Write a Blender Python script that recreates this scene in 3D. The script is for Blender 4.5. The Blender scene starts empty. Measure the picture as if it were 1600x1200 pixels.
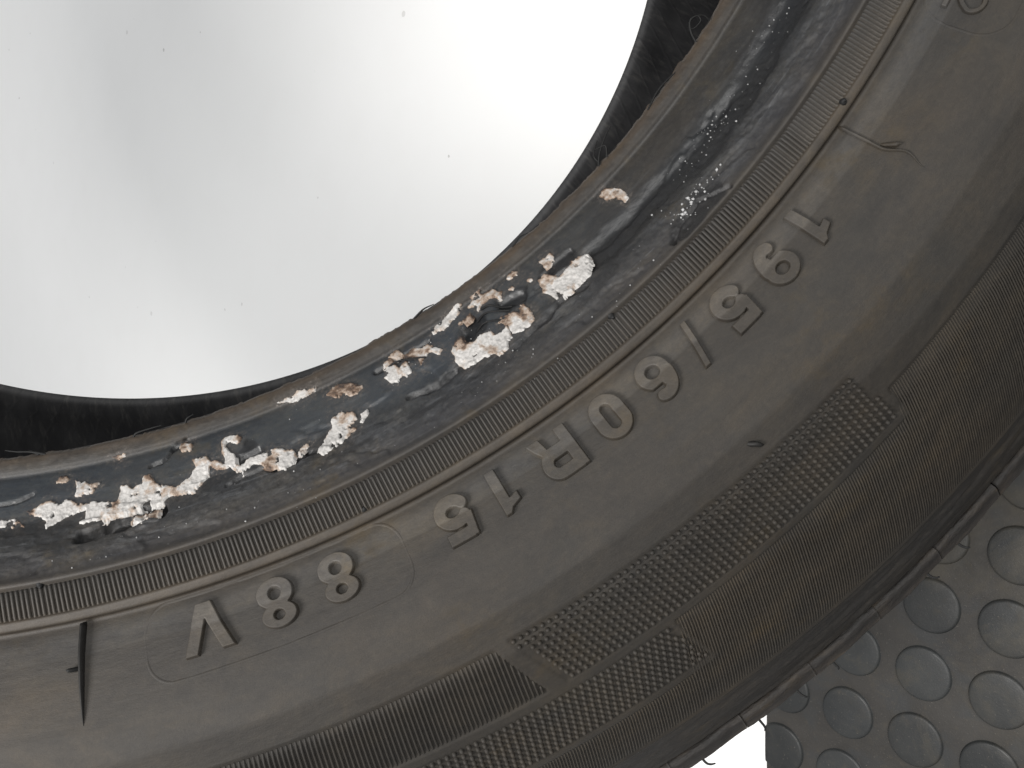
import bpy, math, random
import numpy as np
from mathutils import Matrix, Vector

random.seed(4); RNG = np.random.default_rng(11)
scene = bpy.context.scene
COL = scene.collection
R = math.radians

# ------------------------------------------------------------------ frame of the place
# measured frame (right, down, forward of the phone, mm) -> world (metres, z up, floor at 0)
UP = -np.array([0.70136, -0.08378, 0.70786]); UP /= np.linalg.norm(UP)
E1 = np.array([1., 0, 0]); E1 = E1 - E1.dot(UP) * UP; E1 /= np.linalg.norm(E1)
E2 = np.cross(UP, E1)
W = np.array([E1, E2, UP])
FLOOR_D = -390.92                       # height of the floor under the phone, mm (set from the tyre's lowest point)
def to_world(p):
    q = np.asarray(p, float) @ W.T
    q[..., 2] -= FLOOR_D
    return q / 1000.0

# ------------------------------------------------------------------ camera
cam_d = bpy.data.cameras.new('camera')
cam_d.sensor_width = 36.0; cam_d.lens = 36.0 * 1500 / 1600
cam_d.clip_start = 0.005; cam_d.clip_end = 50
cam = bpy.data.objects.new('camera', cam_d); COL.objects.link(cam)
M = Matrix.Identity(4)
for c, v in enumerate(((1, 0, 0), (0, -1, 0), (0, 0, -1))):
    for r_, val in enumerate(W @ np.array(v, float)): M[r_][c] = val
M.translation = Vector(to_world((0., 0, 0)))
cam.matrix_world = M
scene.camera = cam

# ------------------------------------------------------------------ light: workshop ambient, plus two added lamps out of view
world = bpy.data.worlds.new('World'); scene.world = world; world.use_nodes = True
bg = world.node_tree.nodes['Background']
bg.inputs[0].default_value = (0.97, 0.985, 1.0, 1); bg.inputs[1].default_value = 0.53
def area(name, pos, target, sx, sy, power, colour):
    l = bpy.data.lights.new(name, 'AREA'); l.shape = 'RECTANGLE'; l.size = sx; l.size_y = sy
    l.energy = power; l.color = colour
    o = bpy.data.objects.new(name, l); COL.objects.link(o)
    p = Vector(to_world(pos)); t = Vector(to_world(target))
    o.location = p; o.rotation_euler = (t - p).to_track_quat('-Z', 'Y').to_euler()
    return o
area('near_key_light', (-340., 150., -200.), (0., 20., 200.), 0.20, 0.20, 5.0, (1.0, 0.975, 0.95))  # added key lamp, unseen; left side follows letter shadows, nearness is for falloff
area('hole_fill_light', (30., -430., -1150.), (-60., -120., 450.), 0.9, 0.9, 16.5, (1.0, 0.99, 0.97))  # added fill lamp, unseen; aimed through the hole to brighten the floor
vs = scene.view_settings
vs.view_transform = 'Standard'; vs.look = 'None'; vs.exposure = 0.18; vs.gamma = 1.0

# ------------------------------------------------------------------ helpers
def link(name, me, mat=None, parent=None, kind=None):
    o = bpy.data.objects.new(name, me); COL.objects.link(o)
    if mat is not None and len(me.materials) == 0: me.materials.append(mat)
    if parent is not None: o.parent = parent
    if kind: o['kind'] = kind
    return o
def mesh_from(name, V, F, smooth=True):
    """V (n,3) in mm, F (m,4) or (m,3) int"""
    me = bpy.data.meshes.new(name)
    V = np.asarray(V, np.float32) / 1000.0; F = np.asarray(F, np.int32)
    k = F.shape[1]
    me.vertices.add(len(V)); me.vertices.foreach_set('co', V.ravel())
    me.loops.add(F.size); me.loops.foreach_set('vertex_index', F.ravel())
    me.polygons.add(len(F)); me.polygons.foreach_set('loop_start', np.arange(0, F.size, k, dtype=np.int32))
    if smooth: me.polygons.foreach_set('use_smooth', np.ones(len(F), bool))
    me.update(calc_edges=True); me.validate()
    return me
def grid_faces(n, m, wrap=False):
    """grid of n rows x m columns, index i*m+j"""
    i = np.arange(n if wrap else n - 1)[:, None]; j = np.arange(m - 1)[None]
    i2 = (i + 1) % n
    a = i * m + j; b = i * m + j + 1; c = i2 * m + j + 1; d = i2 * m + j
    return np.stack(np.broadcast_arrays(a, b, c, d), -1).reshape(-1, 4)
_tabs = {}
def vnoise(x, y, seed):
    if seed not in _tabs: _tabs[seed] = np.random.default_rng(seed).random((256, 256)) * 2 - 1
    T = _tabs[seed]
    xi = np.floor(x).astype(int); yi = np.floor(y).astype(int); fx = x - xi; fy = y - yi
    fx = fx * fx * fx * (fx * (fx * 6 - 15) + 10); fy = fy * fy * fy * (fy * (fy * 6 - 15) + 10)
    g = lambda a, b: T[a & 255, b & 255]
    return (g(xi, yi) * (1 - fx) + g(xi + 1, yi) * fx) * (1 - fy) + (g(xi, yi + 1) * (1 - fx) + g(xi + 1, yi + 1) * fx) * fy
def fbm(x, y, seed, octv=4, gain=.5):
    s = 0; a = 1.0; t = 0
    for k in range(octv):
        s = s + a * vnoise(x * 2 ** k + 17.3 * k, y * 2 ** k - 9.1 * k, seed + k); t += a; a *= gain
    return s / t
def sstep(a, b, x):
    t = np.clip((x - a) / (b - a), 0, 1); return t * t * (3 - 2 * t)

# ------------------------------------------------------------------ materials
class NT:
    def __init__(s, name):
        s.m = bpy.data.materials.new(name); s.m.use_nodes = True
        s.t = s.m.node_tree; s.n = s.t.nodes; s.b = s.n['Principled BSDF']
    def new(s, typ, **kw):
        n = s.n.new(typ)
        for k, v in kw.items():
            if k.startswith('i_'): n.inputs[k[2:].replace('_', ' ')].default_value = v
            else: setattr(n, k, v)
        return n
    def l(s, a, b): s.t.links.new(a, b)
    def math(s, op, a, b=None, clamp=False):
        n = s.new('ShaderNodeMath', operation=op); n.use_clamp = clamp
        for i, v in enumerate((a, b)):
            if v is None: continue
            if isinstance(v, (int, float)): n.inputs[i].default_value = v
            else: s.l(v, n.inputs[i])
        return n.outputs[0]
    def noise(s, vec, scale, detail=4, rough=.55, dist=0):
        n = s.new('ShaderNodeTexNoise'); n.inputs['Scale'].default_value = scale
        n.inputs['Detail'].default_value = detail; n.inputs['Roughness'].default_value = rough
        n.inputs['Distortion'].default_value = dist
        s.l(vec, n.inputs['Vector']); return n.outputs[0]
    def ramp(s, fac, stops, interp='LINEAR'):
        n = s.new('ShaderNodeValToRGB'); e = n.color_ramp.elements; n.color_ramp.interpolation = interp
        while len(e) < len(stops): e.new(0.5)
        for k, (p, c) in enumerate(stops):
            e[k].position = p; e[k].color = (*c, 1) if len(c) == 3 else c
        s.l(fac, n.inputs[0]); return n.outputs[0]
    def gramp(s, fac, stops): return s.ramp(fac, [(p, (v, v, v)) for p, v in stops])
    def mix(s, fac, a, b, mode='MIX'):
        n = s.new('ShaderNodeMix', data_type='RGBA', blend_type=mode)
        if isinstance(fac, (int, float)): n.inputs[0].default_value = fac
        else: s.l(fac, n.inputs[0])
        for i, v in ((6, a), (7, b)):
            if isinstance(v, tuple): n.inputs[i].default_value = (*v, 1)
            else: s.l(v, n.inputs[i])
        return n.outputs[2]
    def bump(s, height, strength, dist, normal=None):
        n = s.new('ShaderNodeBump'); n.inputs['Strength'].default_value = strength
        n.inputs['Distance'].default_value = dist; s.l(height, n.inputs['Height'])
        if normal is not None: s.l(normal, n.inputs['Normal'])
        return n.outputs[0]
    def obj(s): return s.new('ShaderNodeTexCoord').outputs['Object']
    def set(s, name, v):
        if isinstance(v, (int, float)): s.b.inputs[name].default_value = v
        elif isinstance(v, tuple): s.b.inputs[name].default_value = (*v, 1)
        else: s.l(v, s.b.inputs[name])
def polar(nt, vec):
    """radius in mm, and a (arc mm, radius mm, height mm) vector for streaks that run round the tyre"""
    sp = nt.new('ShaderNodeSeparateXYZ'); nt.l(vec, sp.inputs[0])
    x, y, z = sp.outputs
    rr = nt.math('MULTIPLY', nt.math('SQRT', nt.math('ADD', nt.math('MULTIPLY', x, x), nt.math('MULTIPLY', y, y))), 1000)
    th = nt.math('MULTIPLY', nt.math('ARCTAN2', y, x), 210)
    cb = nt.new('ShaderNodeCombineXYZ'); nt.l(th, cb.inputs[0]); nt.l(rr, cb.inputs[1])
    nt.l(nt.math('MULTIPLY', z, 1000), cb.inputs[2])
    return rr, cb.outputs[0]
def vscale(nt, vec, s):
    n = nt.new('ShaderNodeVectorMath', operation='MULTIPLY'); nt.l(vec, n.inputs[0]); n.inputs[1].default_value = s
    return n.outputs[0]

def rubber_material(name='worn_tyre_rubber', gain=1.0):
    nt = NT(name)
    rr, pv = polar(nt, nt.obj())
    t = nt.math('DIVIDE', nt.math('SUBTRACT', rr, 188.0), 124.0)       # 188..312 mm -> 0..1
    P = lambda r: (r - 188.0) / 124.0
    zone = nt.ramp(t, [
        (P(190.0), (.105, .088, .074)), (P(191.3), (.100, .088, .077)), (P(192.2), (.066, .063, .060)), (P(193.8), (.040, .039, .038)),
        (P(195.0), (.064, .073, .084)), (P(201.0), (.062, .071, .082)), (P(203.5), (.050, .053, .057)),
        (P(209.5), (.060, .061, .066)), (P(210.8), (.085, .081, .076)), (P(213.0), (.086, .082, .075)),
        (P(217.5), (.116, .104, .089)), (P(219.4), (.090, .079, .066)), (P(221.0), (.110, .107, .102)), (P(222.2), (.158, .158, .158)),  # pale ring: sheen of the inner facet, painted into the colour
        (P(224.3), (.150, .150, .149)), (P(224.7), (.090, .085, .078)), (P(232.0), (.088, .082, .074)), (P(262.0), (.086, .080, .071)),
        (P(276.0), (.080, .073, .063)), (P(289.0), (.066, .061, .054)), (P(291.0), (.045, .043, .042)),
        (P(299.0), (.048, .046, .043)), (P(302.0), (.100, .083, .064))])
    arcmm = nt.new('ShaderNodeSeparateXYZ'); nt.l(pv, arcmm.inputs[0])
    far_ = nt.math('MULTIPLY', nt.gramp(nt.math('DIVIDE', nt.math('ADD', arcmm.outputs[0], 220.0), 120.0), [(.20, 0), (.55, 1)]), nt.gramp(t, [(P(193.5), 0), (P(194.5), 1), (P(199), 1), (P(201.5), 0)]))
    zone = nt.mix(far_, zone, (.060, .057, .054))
    n1 = nt.noise(pv, .035, 5, .6)                     # cloudy dust, cm scale
    n2 = nt.noise(vscale(nt, pv, (.25, 1, 1)), .22, 6, .65)      # streaks along the ring
    n3 = nt.noise(pv, 1.1, 3, .6)
    c = nt.mix(nt.gramp(n1, [(.33, 0.0), (.68, .85)]), zone, nt.mix(1.0, zone, (1.28, 1.15, 1.0), 'MULTIPLY'))
    c = nt.mix(nt.gramp(n2, [(.42, 0.0), (.72, .35)]), c, nt.mix(1.0, zone, (.66, .68, .72), 'MULTIPLY'))
    # fine dust speckle
    c = nt.mix(nt.gramp(n3, [(.52, 0.0), (.75, .35)]), c, (.135, .122, .104))
    # ochre stains
    n4 = nt.noise(pv, .06, 3, .5)
    n5 = nt.noise(vscale(nt, pv, (1, 1, 1)), .31, 4, .6)
    st = nt.math('MULTIPLY', nt.gramp(n4, [(.55, 0), (.66, 1)]), nt.gramp(n5, [(.45, 0), (.7, .55)]))
    c = nt.mix(st, c, (.135, .104, .060))
    # pale scuffed powder on the bead, in streaks
    bead = nt.gramp(t, [(P(193.5), 0), (P(194.5), .12), (P(202), .35), (P(205.5), 1), (P(208.5), .8), (P(209.6), .2), (P(210.5), 0)])
    n6 = nt.noise(vscale(nt, pv, (.18, .8, .8)), .55, 6, .7, .4)
    c = nt.mix(nt.math('MULTIPLY', bead, nt.gramp(n6, [(.50, 0), (.72, .75)])), c, (.155, .158, .165))
    n7 = nt.noise(pv, 2.6, 4, .7)
    c = nt.mix(nt.math('MULTIPLY', bead, nt.gramp(n7, [(.62, 0), (.72, .8)])), c, (.22, .21, .20))
    grain = nt.noise(pv, 6.0, 2, .7)
    c = nt.mix(1.0, c, nt.gramp(grain, [(.25, .84), (.75, 1.16)]), 'MULTIPLY')
    mott = nt.noise(pv, .55, 6, .72, .8)
    c = nt.mix(1.0, c, nt.ramp(mott, [(.32, (.85, .85, .86)), (.5, (1.0, 1.0, 1.0)), (.68, (1.16, 1.14, 1.10))]), 'MULTIPLY')
    cloud = nt.noise(vscale(nt, pv, (.6, 1, 1)), .09, 6, .68, .6)
    c = nt.mix(1.0, c, nt.ramp(cloud, [(.30, (.74, .75, .78)), (.5, (1.0, 1.0, 1.0)), (.70, (1.32, 1.25, 1.12))]), 'MULTIPLY')
    k = nt.ramp(t, [(P(193.4), (.27, .255, .24)), (P(194.4), (.31, .32, .33)), (P(203), (.31, .318, .325)), (P(209.6), (.35, .35, .35)), (P(211), (.24, .23, .22)), (P(219), (.23, .222, .212)), (P(226), (.172, .165, .156)), (P(256), (.165, .158, .149)), (P(289), (.20, .19, .175)), (P(291), (.22, .215, .21)), (P(300), (.20, .19, .18))])
    c = nt.mix(1.0, c, k, 'MULTIPLY')
    pw = nt.new('ShaderNodeAttribute', attribute_name='powder').outputs['Fac']
    pn = nt.noise(pv, 1.4, 6, .75)
    c = nt.mix(nt.math('MULTIPLY', pw, nt.gramp(pn, [(.44, 0), (.62, .8)])), c, (.055, .047, .041))
    c = nt.mix(nt.math('MULTIPLY', pw, nt.gramp(pn, [(.60, 0), (.70, .9)])), c, (.16, .145, .13))
    scr = nt.noise(vscale(nt, pv, (.035, 1.2, 1.2)), 1.0, 3, .6, .3)       # hair scratches round the bead
    c = nt.mix(nt.math('MULTIPLY', bead, nt.gramp(scr, [(.60, 0), (.70, .45)])), c, (.075, .078, .082))
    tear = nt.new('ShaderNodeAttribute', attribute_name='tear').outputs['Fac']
    c = nt.mix(nt.math('MULTIPLY', tear, .75), c, (.007, .007, .0075))  # near black mixed in over the torn places
    if gain != 1.0: c = nt.mix(1.0, c, (gain, gain * .99, gain * .97), 'MULTIPLY')
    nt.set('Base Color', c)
    rg = nt.math('ADD', nt.gramp(t, [(P(190), .52), (P(193.6), .55), (P(195), .40), (P(201), .44), (P(206), .52), (P(211), .6), (P(222), .58), (P(230), .66), (P(290), .66), (P(300), .55)]),
                 nt.math('MULTIPLY', nt.math('SUBTRACT', n2, .5), .12))
    rg = nt.math('SUBTRACT', rg, nt.math('MULTIPLY', tear, .12))
    nt.set('Roughness', rg)
    nt.set('Specular IOR Level', nt.gramp(t, [(P(193.6), .26), (P(194.6), .40), (P(203), .32), (P(208), .28), (P(211), .26)]))
    b1 = nt.bump(nt.noise(pv, 3.2, 5, .7), .35, .00012)
    b2 = nt.bump(nt.noise(vscale(nt, pv, (.3, 1, 1)), .9, 5, .6), .30, .0003, b1)
    beadb = nt.math('MULTIPLY', bead, nt.noise(vscale(nt, pv, (.5, 1, 1)), 1.6, 6, .72))
    b3 = nt.bump(beadb, .40, .0006, b2)
    nt.set('Normal', b3)
    return nt.m
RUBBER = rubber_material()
MARKS = rubber_material('scuffed_raised_marks', 1.32)      # handled, dust-rubbed faces of the raised marks

MARKS_PALE = rubber_material('pale_rubbed_raised_marks', 1.65)
BARS = rubber_material('dusty_fine_bars', 1.45)

def liner_material():
    nt = NT('inner_liner_rubber')
    rr, pv = polar(nt, nt.obj())
    # oblique vent streaks left by the mould bladder
    sp = nt.new('ShaderNodeSeparateXYZ'); nt.l(pv, sp.inputs[0])
    w = nt.math('ADD', sp.outputs[0], nt.math('MULTIPLY', sp.outputs[1], .55))
    wv = nt.math('PINGPONG', nt.math('ADD', w, nt.math('MULTIPLY', nt.noise(pv, .08, 3), 5.0)), 4.0)
    line = nt.gramp(nt.math('DIVIDE', wv, 4.0), [(.0, 1), (.22, 0)])
    dust = nt.noise(vscale(nt, pv, (1, .2, .2)), .5, 6, .7)
    n = nt.noise(vscale(nt, pv, (1, .35, .35)), .12, 5, .65)
    c = nt.mix(nt.gramp(n, [(.4, 0), (.75, .8)]), (.016, .016, .017), (.034, .034, .035))
    c = nt.mix(nt.math('MULTIPLY', line, .2), c, (.03, .03, .03))
    c = nt.mix(nt.gramp(dust, [(.52, 0), (.75, .7)]), c, (.055, .053, .050))
    nt.set('Base Color', c); nt.set('Roughness', .62); nt.set('Specular IOR Level', .3)
    nt.set('Normal', nt.bump(nt.math('ADD', nt.math('MULTIPLY', line, .35), nt.math('MULTIPLY', n, .8)), .4, .0005))
    return nt.m
LINER = liner_material()

def simple(name, col, rough, var=.25, scale=900, spec=.4, bump=.3, bd=.0001):
    nt = NT(name); v = nt.obj(); n = nt.noise(v, scale, 4, .6)
    lo = tuple(x * (1 - var) for x in col); hi = tuple(min(1, x * (1 + var)) for x in col)
    nt.set('Base Color', nt.mix(nt.gramp(n, [(.3, 0), (.7, 1)]), lo, hi))
    nt.set('Roughness', rough); nt.set('Specular IOR Level', spec)
    nt.set('Normal', nt.bump(n, bump, bd)); return nt.m
BLACK = simple('black_rubber_hair', (.008, .008, .008), .6, spec=.15)
FIN = simple('shade_painted_fin', (.007, .0065, .006), .6, spec=.2)  # near black: the fin's shadowed side is put into its colour
TREAD = None
def tread_material():
    nt = NT('dusty_tread_rubber'); ob = nt.obj()
    add = nt.new('ShaderNodeVectorMath', operation='ADD'); nt.l(ob, add.inputs[0])
    nt.l(nt.math('MULTIPLY', nt.new('ShaderNodeObjectInfo').outputs['Random'], 9.0), add.inputs[1])
    v = vscale(nt, add.outputs[0], (1, .3, 1))
    n = nt.noise(v, 330, 6, .65); n2 = nt.noise(v, 1100, 4, .6)
    spx = nt.new('ShaderNodeSeparateXYZ'); nt.l(ob, spx.inputs[0])
    outer = nt.gramp(nt.math('DIVIDE', nt.math('SUBTRACT', nt.math('MULTIPLY', spx.outputs[0], 1000), 301.0), 8.0), [(.40, .5), (.78, 1.5)])
    c = nt.ramp(n, [(.30, (.012, .011, .010)), (.50, (.019, .016, .014)), (.64, (.034, .027, .020)), (.78, (.062, .045, .027))])
    c = nt.mix(nt.gramp(n2, [(.5, 0), (.7, .6)]), c, (.014, .013, .012))
    c = nt.mix(1.0, c, outer, 'MULTIPLY')
    nt.set('Base Color', c); nt.set('Roughness', .65); nt.set('Specular IOR Level', .3)
    nt.set('Normal', nt.bump(nt.math('ADD', n, n2), .6, .0006)); return nt.m
TREAD = tread_material()

def residue_material():
    nt = NT('flaking_white_residue'); v = nt.obj()
    at = nt.new('ShaderNodeAttribute', attribute_name='stain')
    n = nt.noise(v, 420, 5, .65); n2 = nt.noise(v, 1500, 4, .65); n3 = nt.noise(v, 160, 3, .5)
    white = nt.mix(nt.gramp(n2, [(.35, 0), (.7, 1)]), (.225, .217, .208), (.355, .345, .333))
    white = nt.mix(nt.gramp(n3, [(.5, 0), (.75, .35)]), white, (.22, .21, .20))
    s = nt.math('ADD', at.outputs['Fac'], nt.math('MULTIPLY', nt.math('SUBTRACT', n, .5), 1.5))
    c = nt.mix(nt.gramp(s, [(.34, 0), (.52, .8)]), white, (.185, .135, .098))
    c = nt.mix(nt.gramp(s, [(.53, 0), (.68, .85)]), c, (.060, .034, .020))
    c = nt.mix(nt.gramp(s, [(.70, 0), (.82, .9)]), c, (.02, .016, .015))
    nt.set('Base Color', c); nt.set('Roughness', .72); nt.set('Specular IOR Level', .3)
    nt.set('Normal', nt.bump(nt.math('ADD', n2, n), .5, .0003)); return nt.m
RESIDUE = residue_material()
CRUMB = simple('pale_crumb', (.20, .20, .20), .3, .5, spec=.6)

def floor_material():
    nt = NT('white_floor'); v = nt.obj()
    n = nt.noise(v, 2.2, 4, .5); n2 = nt.noise(v, 26, 4, .6)
    c = nt.mix(nt.gramp(n, [(.35, 0), (.7, 1)]), (.885, .885, .875), (.915, .913, .905))
    c = nt.mix(nt.gramp(n2, [(.45, 0), (.8, .25)]), c, (.85, .845, .83))
    vo = nt.new('ShaderNodeTexVoronoi', feature='F1'); vo.inputs['Scale'].default_value = 44
    wob = nt.new('ShaderNodeVectorMath', operation='ADD'); nt.l(v, wob.inputs[0])
    nc = nt.new('ShaderNodeTexNoise'); nc.inputs['Scale'].default_value = 400; nt.l(v, nc.inputs['Vector'])
    nt.l(vscale(nt, nc.outputs['Color'], (.002, .002, .002)), wob.inputs[1]); nt.l(wob.outputs[0], vo.inputs['Vector'])
    hs = nt.new('ShaderNodeSeparateColor'); nt.l(vo.outputs['Color'], hs.inputs[0])
    size = nt.math('MULTIPLY', nt.math('POWER', hs.outputs[0], 3.0), .085)
    spot = nt.math('LESS_THAN', vo.outputs['Distance'], size)
    patch = nt.gramp(nt.noise(v, 6, 2, .5), [(.30, 0), (.50, 1)])
    c = nt.mix(nt.math('MULTIPLY', nt.math('MULTIPLY', spot, patch), .55), c, (.42, .40, .38))
    nt.set('Base Color', c); nt.set('Roughness', .75); nt.set('Specular IOR Level', .2)
    nt.set('Normal', nt.bump(n2, .03, .001)); return nt.m
FLOOR = floor_material()

def mat_material(stud):
    nt = NT('rubber_stud' if stud else 'rubber_mat_sheet'); v = nt.new('ShaderNodeNewGeometry').outputs['Position']
    n = nt.noise(v, 38, 5, .6); n2 = nt.noise(v, 260, 5, .6); n3 = nt.noise(v, 1300, 3, .6); n4 = nt.noise(v, 70, 3, .5)
    a, b = ((.038, .042, .045), (.064, .068, .069)) if stud else ((.050, .047, .043), (.086, .081, .074))
    c = nt.mix(nt.gramp(n, [(.35, 0), (.68, 1)]), a, b)
    c = nt.mix(nt.gramp(n4, [(.52, 0), (.66, .55 if not stud else .2)]), c, (.060, .068, .075))
    c = nt.mix(nt.gramp(n2, [(.58, 0), (.75, .55 if not stud else .3)]), c, (.125, .108, .080))
    if stud:
        rd = nt.new('ShaderNodeObjectInfo').outputs['Random']
        c = nt.mix(1.0, c, nt.ramp(rd, [(0, (.78, .80, .80)), (.5, (1.0, .98, .95)), (1, (1.18, 1.2, 1.2))]), 'MULTIPLY')
    c = nt.mix(nt.gramp(n3, [(.66, 0), (.72, .7)]), c, (.25, .23, .20))
    n5 = nt.noise(v, 24, 6, .7, .5); c = nt.mix(nt.gramp(n5, [(.50, 0), (.66, .6)]), c, (.13, .115, .085))
    nt.set('Base Color', nt.mix(1.0, c, (.36, .35, .34), 'MULTIPLY')); nt.set('Roughness', nt.gramp(n2, [(.3, .42 if stud else .5), (.7, .60 if stud else .66)]))
    nt.set('Specular IOR Level', .36)
    nt.set('Normal', nt.bump(nt.math('ADD', n2, n3), .25, .00025)); return nt.m
MATS = mat_material(False); STUD = mat_material(True)

# ------------------------------------------------------------------ the floor (setting)
def quad(name, pts, mat, parent=None):
    me = bpy.data.meshes.new(name); me.from_pydata([tuple(p) for p in pts], [], [tuple(range(len(pts)))]); me.update()
    return link(name, me, mat, parent)
fl = quad('floor', [(-2.5, -2.5, 0), (2.5, -2.5, 0), (2.5, 2.5, 0), (-2.5, 2.5, 0)], FLOOR)
fl['kind'] = 'structure'; fl['label'] = 'white speckled floor seen through the tyre and beside the mat'

# ------------------------------------------------------------------ the studded rubber mat
MAT_TOP = 0.0035; STUD_H = 0.0013
def ray_floor(x, y, z):
    d = to_world(np.array([(x - 800) / 1500., (y - 600) / 1500., 1.]) * 1.0) - to_world(np.zeros(3))
    o = to_world(np.zeros(3)); t = (z - o[2]) / d[2]
    return o + d * t
pa = ray_floor(1197, 1100, MAT_TOP)[:2]; pb = ray_floor(1197, 1200, MAT_TOP)[:2]
ed = (pb - pa) / np.linalg.norm(pb - pa)                 # along the cut edge
en = np.array([-ed[1], ed[0]])
if en.dot(ray_floor(1500, 1100, MAT_TOP)[:2] - pa) < 0: en = -en      # away from the white floor
# stud lattice
p00 = ray_floor(1454, 947, MAT_TOP + STUD_H)[:2]
p10 = ray_floor(1574.5, 983.5, MAT_TOP + STUD_H)[:2]; p01 = ray_floor(1441, 1054, MAT_TOP + STUD_H)[:2]
lu = p10 - p00; ang = math.atan2(lu[1], lu[0]); PITCH = 0.5 * (np.linalg.norm(lu) + np.linalg.norm(p01 - p00))
lu = lu / np.linalg.norm(lu); lv = np.array([-lu[1], lu[0]])
if lv.dot(p01 - p00) < 0: lv = -lv
lu = (lu + 0.0 * lv); RAD = PITCH / 2.6
print('PITCH mm', PITCH * 1000, 'angle between', math.degrees(math.acos((p10 - p00).dot(p01 - p00) / np.linalg.norm(p10 - p00) / np.linalg.norm(p01 - p00))))
mat_root = bpy.data.objects.new('rubber_mat', None); COL.objects.link(mat_root)
mc = pa + en * 0.2; mat_root.location = (mc[0], mc[1], 0)
mat_root['label'] = 'dark grey rubber floor mat with raised round studs under the tyre'; mat_root['category'] = 'mat'
def mat_sheet():
    L0, L1, D = -0.42, 0.30, 0.62
    c = [pa + ed * L0, pa + ed * L1, pa + ed * L1 + en * D, pa + ed * L0 + en * D]
    V = []; b = .0006
    for z, ins in ((0.0002, 0), (MAT_TOP - b, 0), (MAT_TOP, b)):
        for k, q in enumerate(c):
            s = (ed * ((1, -1, -1, 1)[k]) + en * ((1, 1, -1, -1)[k])) * ins
            V.append((*(q + s - mc), z))
    F = [(3, 2, 1, 0), (8, 9, 10, 11)]
    for k in range(4):
        n = (k + 1) % 4
        F += [(k, n, 4 + n, 4 + k), (4 + k, 4 + n, 8 + n, 8 + k)]
    me = bpy.data.meshes.new('sheet'); me.from_pydata(V, [], F); me.update()
    return link('sheet', me, MATS, mat_root)
mat_sheet()
import bmesh
def stud_mesh(cut=None):
    bm = bmesh.new(); seg = 56
    prof = [(RAD + .0009, MAT_TOP - .0006), (RAD + .00045, MAT_TOP - .00012), (RAD + .0001, MAT_TOP + .0001), (RAD - .00005, MAT_TOP + STUD_H * .55), (RAD - .0004, MAT_TOP + STUD_H * .9), (RAD - .0011, MAT_TOP + STUD_H), (RAD * .6, MAT_TOP + STUD_H + .00012), (RAD * .25, MAT_TOP + STUD_H + .00018)]
    rings = [[bm.verts.new((r * math.cos(2 * math.pi * k / seg), r * math.sin(2 * math.pi * k / seg), z)) for k in range(seg)] for r, z in prof]
    for a, b in zip(rings, rings[1:]):
        for k in range(seg): bm.faces.new((a[k], a[(k + 1) % seg], b[(k + 1) % seg], b[k]))
    bm.faces.new(rings[-1])
    if cut is not None:                                   # trimmed where the mat was cut
        geom = bm.verts[:] + bm.edges[:] + bm.faces[:]
        res = bmesh.ops.bisect_plane(bm, geom=geom, plane_co=(*cut, 0), plane_no=(*(-en), 0), clear_outer=True)
        es = [e for e in res['geom_cut'] if isinstance(e, bmesh.types.BMEdge)]
        if es: bmesh.ops.contextual_create(bm, geom=es)
    for f in bm.faces: f.smooth = True
    me = bpy.data.meshes.new('stud'); bm.to_mesh(me); bm.free(); me.materials.append(STUD); return me
SM = stud_mesh()
for i in range(-9, 10):
    for j in range(-9, 8):
        c = p00 + lu * (i * PITCH) + lv * (j * PITCH)
        dn = en.dot(c - pa); dl = ed.dot(c - pa)
        if dn < -RAD * .8 or dn > .36 or dl < -.33 or dl > .16: continue
        me = SM
        if dn < RAD + .0012: me = stud_mesh(pa + en * .0003 - c)
        o = link('stud', me, None, mat_root); o.location = (*(c - mc), 0)

# ------------------------------------------------------------------ the tyre
AX = np.array([0.09161045, 0.0702448, -0.99331425]); AX /= np.linalg.norm(AX)
TX = np.array([1, 0, 0.]) - AX[0] * AX; TX /= np.linalg.norm(TX); TY = np.cross(AX, TX)
TC = np.array([-120.706, -174.043, 176.109])
tyre = bpy.data.objects.new('car_tyre', None); COL.objects.link(tyre)
Mt = Matrix.Identity(4)
for c, v in enumerate((TX, TY, AX)):
    for r_, val in enumerate(W @ v): Mt[r_][c] = val
Mt.translation = Vector(to_world(TC.copy()))
tyre.matrix_world = Mt
tyre['label'] = 'worn black car tyre with a torn bead crusted in white residue, tilted over the floor'
tyre['category'] = 'tyre'

PR = np.array([(190.5, 0), (190.8, 1.2), (191.8, 2.1), (193.2, 2.7), (193.8, 2.5), (194.3, 2.6), (195, 3.7), (198, 8.0), (200, 10.4), (201.5, 12.0), (203, 13.9), (205, 17.0), (207, 20.0),
  (209, 22.6), (209.9, 24.2), (210.4, 25.3), (211.1, 25.5), (211.5, 24.7), (216.7, 25.1), (217.0, 26.0), (218.7, 26.0), (219.2, 24.6), (219.9, 24.6), (220.6, 25.2), (224.5, 28.2),
  (226, 29.0), (230, 31.0), (236, 33.5), (242, 34.8), (250, 34.4), (258, 31.8), (266, 28), (276, 22), (284, 16.2), (289.2, 11.9), (290.2, 10.4), (296, 5.6), (299.4, 2.6), (300.3, 1.0), (300.8, -2.0), (301.0, -8)], float)
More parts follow.
